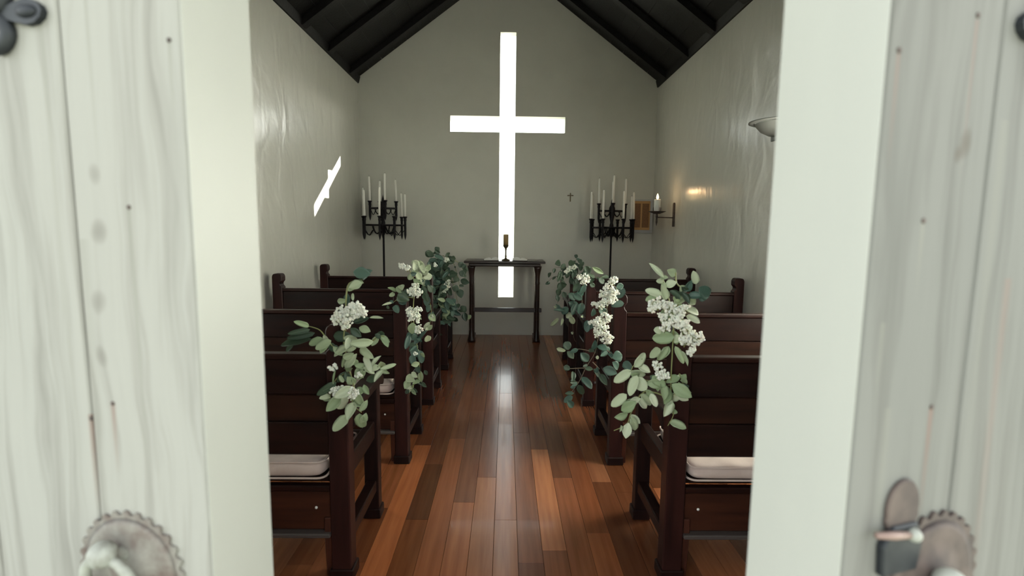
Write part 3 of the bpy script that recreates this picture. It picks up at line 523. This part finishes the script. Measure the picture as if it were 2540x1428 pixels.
  [[(-0.585, 1.019), (-0.566, 0.868), (-0.567, 0.665), (-0.588, 0.511), (-0.609, 0.335), (-0.65, 0.252)], [(-0.565, 1.05), (-0.475, 1.001), (-0.425, 0.84), (-0.405, 0.697)], [(-0.566, 0.868), (-0.486, 0.839), (-0.425, 0.615)], [(-0.567, 0.665), (-0.446, 0.564), (-0.354, 0.544)], [(-0.475, 1.021), (-0.385, 0.961), (-0.355, 0.891)], [(-0.585, 1.019), (-0.615, 1.109)]], [(-0.526, 0.778, 0.03), (-0.516, 0.818, 0.022), (-0.556, 0.726, 0.025), (-0.626, 0.969, 0.02), (-0.525, 1.01, 0.024), (-0.536, 0.757, 0.02)])}

# ---------------------------------------------------------------- pews
PY = [1.805+.959*i for i in range(4)]
XPL, XPR, PLEN = -.527, .582, 1.14                   # aisle faces of the pew ends, pew length
def make_pew(sg):
    p = empty('church_pew'); b = .004
    X = lambda u: sg*u
    def bx(name, u0, u1, y0, y1, z0, z1, col=(1,1,1), m='pew', bev=b, par=None):
        return MB().box(X(u0), X(u1), y0, y1, z0, z1).build(name, M[m], par or p, bevel=bev, color=col)
    def post(name, u0, u1, y0, y1, inner):
        # end post: rounded head, notch towards the bench, straight below
        w = u1-u0; top = .957
        pr = [(0,0),(w,0),(w,.862),(w*.86,.872),(w*.80,.885),(w*.86,.897),(w,.905),(w,.935),(w*.93,.950),(w*.78,top),(w*.22,top),(w*.07,.950),(0,.935)]
        if inner < 0: pr = [(w-a, z) for a, z in pr]
        o_ = MB().prism([(X(u0+a), z) for a, z in pr], y0, y1).build(name, M['pewpost'], p, bevel=.004, color=(1.7,1.55,1.6))
        bx('foot_block', u0-.008, u1+.008, y0-.008, y1+.008, 0, .045, (.8,.8,.8), 'pewpost')
        return o_
    post('end_post', 0, .072, -.012, .055, 1); post('end_post', PLEN-.070, PLEN, -.012, .055, -1)
    u0, u1 = .072, PLEN-.070
    bx('top_rail', u0, u1, -.010, .034, .832, .852, (1.5,1.25,1.1))
    bx('back_board', u0, u1, .000, .024, .702, .832, (1.0,.9,.9)); bx('back_board', u0, u1, .004, .026, .602, .700, (1.7,1.7,1.35)); bx('back_board', u0, u1, .000, .024, .478, .600, (1.1,1.05,1))
    bx('seat', u0, u1, .030, .465, .362, .386, (1,1,1)); bx('seat_rail', u0, u1, -.004, .030, .340, .362, (1.3,1.1,1.0))
    ap = bx('apron', u0, u1, .006, .030, .188, .338, (3.4,3.2,2.4))
    MB().lathe([(.0055,0),(.005,-.003),(1e-5,-.005)], (X(.128), .006, .275), 10, 'Y').build('button', M['button'], ap)
    bx('ledge', u0, u1, -.022, .05, .170, .187, (1,1,1), 'ledge')
    br = [(.012,0),(.050,0),(.046,.05),(.036,.12),(.030,.20),(.030,.240),(-.004,.240),(-.006,.19),(.000,.10)]
    MB().prism(br, X(.073), X(.098), 'X').build('bracket', M['pewpost'], p, bevel=.003, color=(4.2,4.0,3.0))
    # aisle end: front post, arm, rails
    bx('front_post', 0, .062, .405, .462, 0, .605, (.9,.9,.9), 'pewpost'); bx('foot_block', -.008, .070, .397, .470, 0, .045, (.8,.8,.8), 'pewpost')
    arm = [(.050,.560),(.12,.592),(.25,.604),(.40,.604),(.47,.600),(.505,.588),(.518,.604),(.512,.628),(.49,.640),(.40,.642),(.25,.640),(.13,.636),(.050,.640)]
    MB().prism(arm, X(-.006), X(.072), 'X').build('armrest', M['pewpost'], p, bevel=.004, color=(.9,.9,.9))
    bx('side_rail', .012, .046, .055, .405, .372, .452, (.9,.9,.9)); bx('stretcher', .008, .052, .055, .405, .128, .178, (1,1,1))
    bx('front_post', PLEN-.062, PLEN, .405, .462, 0, .362, (.9,.9,.9), 'pewpost'); bx('seat_rail', .062, PLEN-.062, .440, .462, .29, .362, (.9,.9,.9))
    MB().box(X(.064), X(.086), .415, .45, .0, .006).box(X(.064), X(.070), .415, .45, .006, .045).build('floor_bracket', M['steel'], p, bevel=.001)
    return p
ROWN = ['nearest the doors, first row from the entrance', 'second row from the entrance', 'third row from the entrance', 'front row, closest to the altar']
for sg, x, side in ((-1, XPL, 'sun-patch wall'), (1, XPR, 'sconce wall')):
    proto = make_pew(sg)
    for i in range(4):
        o = proto if i == 0 else copy_tree(proto)
        o.location = (x+((-.030 if sg < 0 else .010) if i == 0 else 0), PY[i], 0)
        tag(o, 'dark mahogany pew by the %s, %s' % (side, ROWN[i]), 'pew', 'dark wooden pews along the aisle')

def make_cushion(name, x0, x1, y, label, th=.078):
    # a soft box seat pad with piped edges
    cx, hw = (x0+x1)/2, (x1-x0)/2; d0, d1 = -.012, .41
    r = empty(name, (cx, y, .3865)); tag(r, label, 'cushion', 'pale seat cushions on the pews')
    mb = MB(); nx_, ny_ = 24, 10; cr = .03
    def pt(i, j, top):
        u, v = i/nx_*2-1, j/ny_*2-1
        sx_, sy_ = hw*math.copysign(1-(1-abs(u))**1.4, u) if False else hw*u, v
        e = (1-abs(u)**14)*(1-abs(v)**6)
        z = th*.5+(th*.5*(.55+.45*e)+.004*math.sin(i*1.9+j)) if top else th*.5-th*.5*(.75+.25*e)
        k = 1-.035*(abs(u)**10)*(abs(v)**10)
        return (hw*u*k, (d0+d1)/2+(d1-d0)/2*v*(1-.03*abs(u)**20), z)
    vs_ = [pt(i, j, t_) for t_ in (1, 0) for j in range(ny_+1) for i in range(nx_+1)]
    N = (nx_+1)*(ny_+1); fs = []
    for j in range(ny_):
        for i in range(nx_):
            a = j*(nx_+1)+i; fs.append((a, a+1, a+nx_+2, a+nx_+1)); fs.append((N+a, N+a+nx_+1, N+a+nx_+2, N+a+1))
    for i in range(nx_):
        for j in (0, ny_):
            a = j*(nx_+1)+i; fs.append((a, a+1, N+a+1, N+a))
    for j in range(ny_):
        for i in (0, nx_):
            a = j*(nx_+1)+i; fs.append((a, a+nx_+1, N+a+nx_+1, N+a))
    mb.add(vs_, fs, True); o_ = mb.build('cushion_pad', M['cushion'], r)
    sub = o_.modifiers.new('soft', 'SUBSURF'); sub.levels = 1; sub.render_levels = 2
    def loop(z, ins):
        P = []
        c_ = [(-hw+ins, d0+ins), (hw-ins, d0+ins), (hw-ins, d1-ins), (-hw+ins, d1-ins)]
        for q, (a, b_) in enumerate(c_):
            for k in range(5):
                t_ = math.pi+q*math.pi/2+k/4*math.pi/2; ox = cr*(1 if a < 0 else -1); oy = cr*(1 if b_ < (d0+d1)/2 else -1)
                P.append((a+ox+cr*math.cos(t_), b_+oy+cr*math.sin(t_), z))
        return P+[P[0]]
    MB().tube(loop(.010, -.001), .004, 6, cap=False).build('piping', M['cushion'], r)
    MB().tube(loop(th-.016, .006), .0035, 6, cap=False).build('piping', M['cushion'], r)
make_cushion('seat_cushion', XPL-PLEN+.05, XPL-.118, PY[0], 'plump beige seat cushion on the first pew by the sun-patch wall', .082)
make_cushion('seat_cushion', XPL-PLEN+.085, XPL-.083, PY[1], 'beige seat cushion on the second pew by the sun-patch wall', .076)
make_cushion('seat_cushion', XPR+.093, XPR+PLEN-.075, PY[0], 'flat greyish beige seat cushion on the first pew by the sconce wall', .070)

# ---------------------------------------------------------------- altar table
tb = empty('altar_table', (-.012, 5.86, 0)); tag(tb, 'dark wooden trestle altar table in front of the glowing cross', 'table')
def T(name, *a, bev=.004, col=(1,1,1), par=None): return box(*a).build(name, M['table'], par or tb, bevel=bev, color=col)
T('table_top', -.452, .452, -.11, .33, .908, .934); T('frieze', -.40, .40, -.075, .295, .872, .908, bev=.008)
for sx_ in (-1, 1):
    lg = MB(); c_ = sx_*.372
    for y_ in (.02, .20):
        pass
    lg.lathe([(.046,0),(.046,.02),(.040,.03),(.034,.06),(.030,.12),(.027,.13),(.0285,.15),(.0285,.66),(.032,.68),(.028,.70),(.030,.76),(.036,.80),(.046,.845),(.05,.872)], (c_, .03, .0), 14)
    lg.build('leg', M['table'], tb)
    T('sled_foot', c_-.032, c_+.032, .03, .30, 0, .05)
    T('rear_leg', c_-.02, c_+.02, .245, .285, .05, .872)
T('stretcher', -.40, .425, .012, .048, .345, .392)

cs = MB().lathe([(1e-5,0),(.045,0),(.047,.008),(.036,.016),(.014,.024),(.009,.040),(.012,.052),(.008,.064),(.0075,.115),(.012,.128),(.010,.136),(.022,.150),(.030,.166),(.031,.176),(.026,.176),(1e-5,.172)], n=18).build('candlestick', M['bronze'])
cs.location = (-.001, 5.84, .934); tag(cs, 'small dark bronze candlestick on the altar table', 'candlestick')
cd_ = MB().lathe([(1e-5,0),(.0285,0),(.0285,.118),(.026,.122),(.018,.119),(1e-5,.117)], n=18)
cw = cd_.build('pillar_candle', M['amber']); cw.location = (-.001, 5.84, .1725+.934); tag(cw, 'amber pillar candle standing in the altar candlestick', 'candle')
MB().tube([(0,0,.112),(.001,0,.132)], .0015, 6).build('wick', M['cover'], cw)
def open_book(x, rz, tilt, label):
    r = empty('open_book', (x, 5.86, .934), rz); tag(r, label, 'book', 'open books on the altar')
    box(-.085, .085, -.055, .06, 0, .006).build('book_cover', M['cover'], r, bevel=.002)
    for sg in (-1, 1):
        pr = [(0,.006),(.08,.006),(.08,.012+.016*(sg == tilt)),(.06,.022+.014*(sg == tilt)),(.03,.030+.006*(sg == tilt)),(.008,.028),(0,.018)]
        MB().prism([(sg*a, z) for a, z in pr], -.05, .055).build('page_block', M['paper'], r)
open_book(-.165, R(4), 1, 'open white-paged book on the altar nearer the sun-patch wall')
open_book(.160, R(-5), -1, 'open white-paged book on the altar nearer the sconce wall')

# ---------------------------------------------------------------- candelabra
def candelabrum(x, y, low, high, label, side):
    c = empty('candelabrum', (x, y, 0)); tag(c, label, 'candelabrum', 'black iron floor candelabra')
    zb_, zt_ = 1.316, 1.505
    MB().lathe([(.014,.05),(.012,.10),(.011,1.20),(.016,1.215),(.024,1.24),(.028,1.30),(.022,1.35),(.016,1.37),(.02,1.40),(.03,1.45),(.036,1.50),(.034,1.54),(.022,1.565),(.012,1.575),(.016,1.59),(.012,1.61),(.005,1.635),(1e-5,1.66)], n=12).build('pole', M['iron'], c)
    for k in range(3):
        a = R(90+120*k)
        MB().tube([(0,0,.12),(.08*math.cos(a),.08*math.sin(a),.13),(.17*math.cos(a),.17*math.sin(a),.06),(.20*math.cos(a),.20*math.sin(a),.012)], [.011,.011,.010,.012], 8).build('foot', M['iron'], c)
    ORD = ['first', 'second', 'third', 'fourth', 'fifth', 'sixth', 'seventh', 'eighth']
    for tier, arms, zbar, rad, ztop, zbot in ((0, low, zb_, .245, 1.418, 1.146), (1, high, zt_, .152, 1.592, 1.362)):
        order = sorted((d_ for d_, c_ in arms if c_ > 0), key=lambda d_: math.cos(R(d_)))
        for (deg, ch) in arms:
            a = R(deg); ca, sa = math.cos(a), math.sin(a)
            ar = MB(); ar.tube([(.015*ca,.015*sa,zbar),(rad*ca,rad*sa,zbar)], .0105, 8)
            arm_o = ar.build('arm', M['iron'], c)
            sc = MB(); pts = []
            for k in range(15):                                   # hanging scroll under the arm
                q = k/14; rr = .025+(rad*.45)*q; pts.append((rr*ca, rr*sa, zbar-.012-.085*math.sin(q*math.pi)**.8*(1 if tier == 0 else .6)))
            sc.tube(pts, .0065, 6)
            pts = []
            for k in range(9):
                q = k/8; rr = rad*.5+rad*.5*q; pts.append((rr*ca, rr*sa, zbar-.085*(1 if tier == 0 else .5)+.03*math.cos(q*math.pi*2)))
            sc.tube(pts, .0045, 6)
            sc.build('scroll', M['iron'], arm_o)
            so = MB().lathe([(1e-5,zbot),(.008,zbot+.03),(.0135,zbot+.06),(.0135,ztop-.055),(.018,ztop-.045),(.015,ztop-.035),(.017,ztop-.018),(.025,ztop-.012),(.025,ztop-.004),(.0155,ztop-.002),(.0135,ztop-.012),(1e-5,ztop-.012)], (rad*ca, rad*sa, 0), 10)
            so.build('candle_socket', M['iron'], arm_o)
            if ch > 0:
                lean = Vector((random.uniform(-.006,.006), random.uniform(-.006,.006), 0))
                cn = MB().tube([(0,0,0),(lean.x*.3,lean.y*.3,ch*.5),(lean.x,lean.y,ch*.96),(lean.x,lean.y,ch)], [.0125,.012,.011,.005], 10).build('taper_candle', M['candle'])
                cn.location = (x+rad*ca, y+rad*sa, ztop-.011)
                MB().tube([(lean.x,lean.y,ch),(lean.x+.001,lean.y,ch+.012)], .001, 5).build('wick', M['cover'], cn)
                tag(cn, 'white taper, %s from the left, %s tier, candelabrum %s' % (ORD[order.index(deg)], 'lower' if tier == 0 else 'upper', side), 'candle', 'white tapers in the candelabrum '+side)
    MB().lathe([(.232,zb_-.006),(.232,zb_+.008),(.224,zb_+.008),(.224,zb_-.006),(.232,zb_-.006)], n=32).build('hoop', M['iron'], c)
    MB().lathe([(.140,zt_-.005),(.140,zt_+.007),(.133,zt_+.007),(.133,zt_-.005),(.140,zt_-.005)], n=28).build('hoop', M['iron'], c)
candelabrum(-1.398, 5.985, [(167,.33),(228,.29),(274,.32),(312,0),(44,.28),(4,.26),(105,0)], [(176,.28),(116,.24),(292,.30),(28,.25)],
            'black two-tiered iron candelabrum in the corner by the sun-patch wall', 'by the sun-patch wall')
candelabrum(1.205, 5.985, [(188,.31),(142,.29),(236,.32),(112,0),(290,.31),(62,0),(338,.31),(14,.27)], [(182,.29),(262,.31),(76,.27),(2,.29)],
            'black two-tiered iron candelabrum in front of the framed amber picture', 'by the framed picture')

# ---------------------------------------------------------------- on the back wall
cr = MB().prism([(-.006,-.052),(.006,-.052),(.006,.016),(.036,.014),(.036,.026),(.006,.026),(.006,.050),(-.006,.050),(-.006,.026),(-.036,.026),(-.036,.014),(-.006,.016)], -.010, 0).build('wall_crucifix', M['bronze'], bevel=.0015)
cr.location = (.760, YB-.0005, 1.671); tag(cr, 'tiny dark bronze cross hung on the back wall', 'cross')
pf = empty('framed_picture', (1.617, YB-.001, 1.458)); tag(pf, 'pale framed amber picture with two dark columns beside the corner', 'picture')
for a in ((-.130,.130,-.028,0,-.198,-.164), (-.130,.130,-.028,0,.178,.196), (-.130,-.112,-.028,0,-.164,.178), (.098,.130,-.028,0,-.164,.178)): box(*a).build('frame_bar', M['frame'], pf, bevel=.002)
MB().box(-.107,.104,-.004,.004,-.171,.171).build('picture_sheet', M['print'], pf).location = (-.006, -.012, .007)

# ---------------------------------------------------------------- candle sconce on the right wall
sc = empty('candle_sconce', (XR-.0005, 5.46, 1.333)); tag(sc, 'dark iron wall sconce arm holding the lit candle', 'sconce')
MB().prism([(-.022,0),(.022,0),(.022,.235),(.012,.247),(-.012,.247),(-.022,.235)], -.014, 0, 'X').build('back_plate', M['rust'], sc, bevel=.003)
MB().tube([(-.012,0,.092),(-.19,-.03,.094)], .0055, 8).build('arm', M['rust'], sc)
cxs, cys = -.192, -.03
MB().lathe([(1e-5,0),(.006,.02),(.011,.045),(.010,.085),(.014,.100),(.012,.128)], (cxs, cys, 0), 12).build('socket', M['rust'], sc)
MB().lathe([(1e-5,.128),(.03,.130),(.062,.142),(.088,.152),(.090,.156),(.06,.148),(.03,.138),(1e-5,.136)], (cxs, cys, 0), 20).build('drip_dish', M['rust'], sc)
for k in range(4):
    a = R(20+90*k); MB().tube([(cxs+.045*math.cos(a), cys+.045*math.sin(a), .140),(cxs+.047*math.cos(a), cys+.047*math.sin(a), .195)], [.004,.0025], 6).build('prong', M['rust'], sc)
lc = MB().lathe([(1e-5,0),(.034,0),(.034,.135),(.031,.140),(.02,.136),(1e-5,.134)], n=20).build('pillar_candle', M['candle'])
lc.location = (XR+cxs, 5.43, 1.333+.1365); tag(lc, 'lit white pillar candle burning on the wall sconce', 'candle')
MB().tube([(0,0,.13),(0,0,.148)], .0015, 6).build('wick', M['cover'], lc)
MB().lathe([(1e-5,.138),(.009,.148),(.013,.160),(.010,.178),(.004,.194),(1e-5,.203)], n=14).build('flame', M['flame'], lc)
fl_ = bpy.data.lights.new('flame_light', 'POINT'); fl_.energy = .5; fl_.color = (1,.62,.30); fl_.shadow_soft_size = .015
flo_ = bpy.data.objects.new('flame_light', fl_); COL.objects.link(flo_); flo_.location = (XR+cxs, 5.43, 1.333+.1365+.225)

# ---------------------------------------------------------------- half-bowl wall lamp
wl = empty('wall_lamp', (XR-.0005, 3.44, 1.905)); tag(wl, 'pale half-bowl wall lamp half hidden by the door edge', 'lamp')
MB().lathe([(.012,0),(.06,.010),(.105,.035),(.135,.070),(.142,.085)], (0,0,0), 20, 'Z', R(90), R(270)).build('lamp_bowl', M['lamp'], wl)
MB().lathe([(.150,.085),(.180,.090),(.180,.096),(.150,.100),(.150,.085)], (0,0,0), 24, 'Z', R(90), R(270)).build('lamp_rim', M['lamp'], wl)
box(-.012, 0, -.07, .07, -.02, .13).build('back_plate', M['lamp'], wl, bevel=.003)

# ---------------------------------------------------------------- flower garlands on the pew ends
def leaf_mesh(name, prof, fold, curl, m):
    ts = [0, .10, .26, .45, .64, .82, .94, 1.0]; vs_ = []; fs = []
    for t_, w_ in zip(ts, prof):
        z = curl*(t_*t_-t_*.35)
        for s_ in (-1, -.55, 0, .55, 1):
            vs_.append((t_, s_*w_*.5, z+fold*w_*(abs(s_)**1.3)+.02*math.sin(t_*9+s_*2)*abs(s_)))
    n = len(vs_); vs2 = [(a, b_, z-.012) for a, b_, z in vs_]
    for i in range(len(ts)-1):
        for k in range(4):
            a = i*5+k; fs.append((a, a+5, a+6, a+1)); fs.append((n+a, n+a+1, n+a+6, n+a+5))
        for k in (0, 4):
            a = i*5+k; fs.append((a, a+5, n+a+5, n+a))
    mb = MB(); mb.add(vs_+vs2, fs, True)
    return mb.mesh(name, m, merge=True)
SH = [([.03,.42,.80,1.0,.92,.60,.26,.02], .22, -.18), ([.03,.50,.92,1.0,.86,.55,.25,.02], .30, .16), ([.04,.62,.98,1.0,.95,.74,.40,.05], .14, -.10)]
LM = [[leaf_mesh('leaf', *sh, m_) for sh in SH] for m_ in LEAF]
def add_leaf(root, b_, t_, wid, ci, rnd):
    d = (t_-b_)*1.12; L = max(d.length, .012); ex = d.normalized()
    face = Vector((rnd.uniform(-.55,.55), -1, rnd.uniform(-.15,.75))).normalized()
    ez = face-ex*face.dot(ex); ez = ez.normalized() if ez.length > .05 else ex.orthogonal().normalized()
    ey = ez.cross(ex)
    o_ = bpy.data.objects.new('leaf', LM[ci][rnd.randrange(3)]); COL.objects.link(o_); o_.parent = root
    mm = Matrix((ex*L, ey*wid*1.32, ez*L*.8)).transposed().to_4x4(); mm.translation = b_
    o_.matrix_local = mm
    return o_
def blossoms(root, c_, r, rnd, petal=None):
    mb = MB(); n = max(5, int(22*(r/.02)**1.3)); n = min(n, 60)
    for k in range(n):
        while True:
            q = Vector((rnd.uniform(-1,1), rnd.uniform(-1,1), rnd.uniform(-1,1)))
            if q.length < 1: break
        p = c_+Vector((q.x*r, q.y*r*.7, q.z*r*.85)); s_ = rnd.uniform(.0046,.0076)
        for j in range(3):
            mb.ball(p+Vector((rnd.uniform(-1,1), rnd.uniform(-1,1), rnd.uniform(-1,1)))*s_*.7, s_*rnd.uniform(.6,.9), 5, 3)
    o_ = mb.build('blossom_cluster', M['blossom'], root, merge=False); o_['kind'] = 'stuff'; o_['label'] = 'tiny white blossoms'
    st = MB()
    for k in range(min(6, n)):
        e_ = c_+Vector((rnd.uniform(-r,r), rnd.uniform(-r,r)*.6, rnd.uniform(-r,r)*.7)); st.tube([c_+Vector((0,.01,-r*1.2)), (c_+e_)/2, e_], .0011, 4)
    st.build('flower_stalks', M['stem'], o_)
def garland(key, x, label):
    Yp, leaves, stems, flow = GARLANDS[key]; rnd = random.Random(key)
    root = empty('flower_garland', (x, Yp-.013, .40)); tag(root, label, 'garland', 'leafy flower garlands on the aisle pew ends')
    def P(a, z, dy): return Vector((a-x, dy, z-.40))
    for st in stems:
        pts = [P(a, z, -.014-.012*rnd.random()) for a, z in st]
        sm = []                                                     # smooth the polyline
        for i in range(len(pts)-1):
            p0, p1, p2, p3 = pts[max(i-1,0)], pts[i], pts[i+1], pts[min(i+2,len(pts)-1)]
            for k in range(4):
                q = k/4; sm.append(.5*((2*p1)+(p2-p0)*q+(2*p0-5*p1+4*p2-p3)*q*q+(3*p1-p0-3*p2+p3)*q**3))
        sm.append(pts[-1])
        MB().tube(sm, [.0030-.0016*i/len(sm) for i in range(len(sm))], 6).build('stem', M['twig' if key in ('RB','RC','RD') else 'stem'], root)
    for bx_, bz_, tx_, tz_, wd, ci in leaves:
        d0 = -rnd.uniform(.012,.05); d1 = d0-rnd.uniform(-.02,.035)
        d1 = min(d1, -.008)
        add_leaf(root, P(bx_, bz_, d0), P(tx_, tz_, d1), wd, ci, rnd)
    for k in range(int(len(leaves)*.7)):                            # smaller leaves filling in along the stems
        st = rnd.choice(stems); i = rnd.randrange(len(st)-1); q = rnd.random()
        a, z = st[i][0]*(1-q)+st[i+1][0]*q, st[i][1]*(1-q)+st[i+1][1]*q
        th = rnd.uniform(0, 2*math.pi); ln = rnd.uniform(.6, 1.1)*(.046 if key[1] == 'A' else .04); d0 = -rnd.uniform(.010, .03)
        add_leaf(root, P(a, z, d0), P(a+ln*math.cos(th), z+ln*math.sin(th)*.7-.012, d0-rnd.uniform(-.005, .02)), ln*.48, rnd.choice([l_[5] for l_ in leaves]), rnd)
    for fx, fz, fr_ in flow: blossoms(root, P(fx, fz, -.045-fr_*.4), max(fr_*1.12, .007), rnd)
    return root, rnd, P
garland('LA', XPL-.035, 'sage-leaved garland with white blossoms on the first pew by the sun-patch wall')
garland('RA', XPR+.035, 'pale green garland with white blossoms on the first pew by the sconce wall')
garland('LB', XPL-.035, 'trailing garland with white blossoms on the second pew by the sun-patch wall')
garland('RB', XPR+.035, 'dark-leaved garland with dense white blossoms on the second pew by the sconce wall')
garland('LC', XPL-.035, 'pale-topped leafy garland on the third pew by the sun-patch wall')
garland('RC', XPR+.035, 'small garland with one white flower head on the third pew by the sconce wall')
garland('RD', XPR+.035, 'airy dark-leaved garland on the front pew by the sconce wall')
root, rnd, P = garland('LD', XPL-.035, 'large bushy dark green garland on the front pew by the sun-patch wall')
for cx_, cz_, rx_, rz_, n_, cols in ((-.60, .868, .105, .215, 85, (2,2,2,3,3)), (-.555, .56, .10, .12, 34, (3,1,3,2))):
    for k in range(n_):
        a, q = rnd.uniform(0, 2*math.pi), math.sqrt(rnd.random())
        bx_, bz_ = cx_+rx_*q*math.cos(a), cz_+rz_*q*math.sin(a); th = rnd.uniform(0, 2*math.pi); ln = rnd.uniform(.05,.085)
        d0 = -rnd.uniform(.015,.09)
        add_leaf(root, P(bx_, bz_, d0), P(bx_+ln*math.cos(th), bz_+ln*math.sin(th)*.8-.015, d0-rnd.uniform(-.01,.03)), ln*rnd.uniform(.4,.6), rnd.choice(cols), rnd)
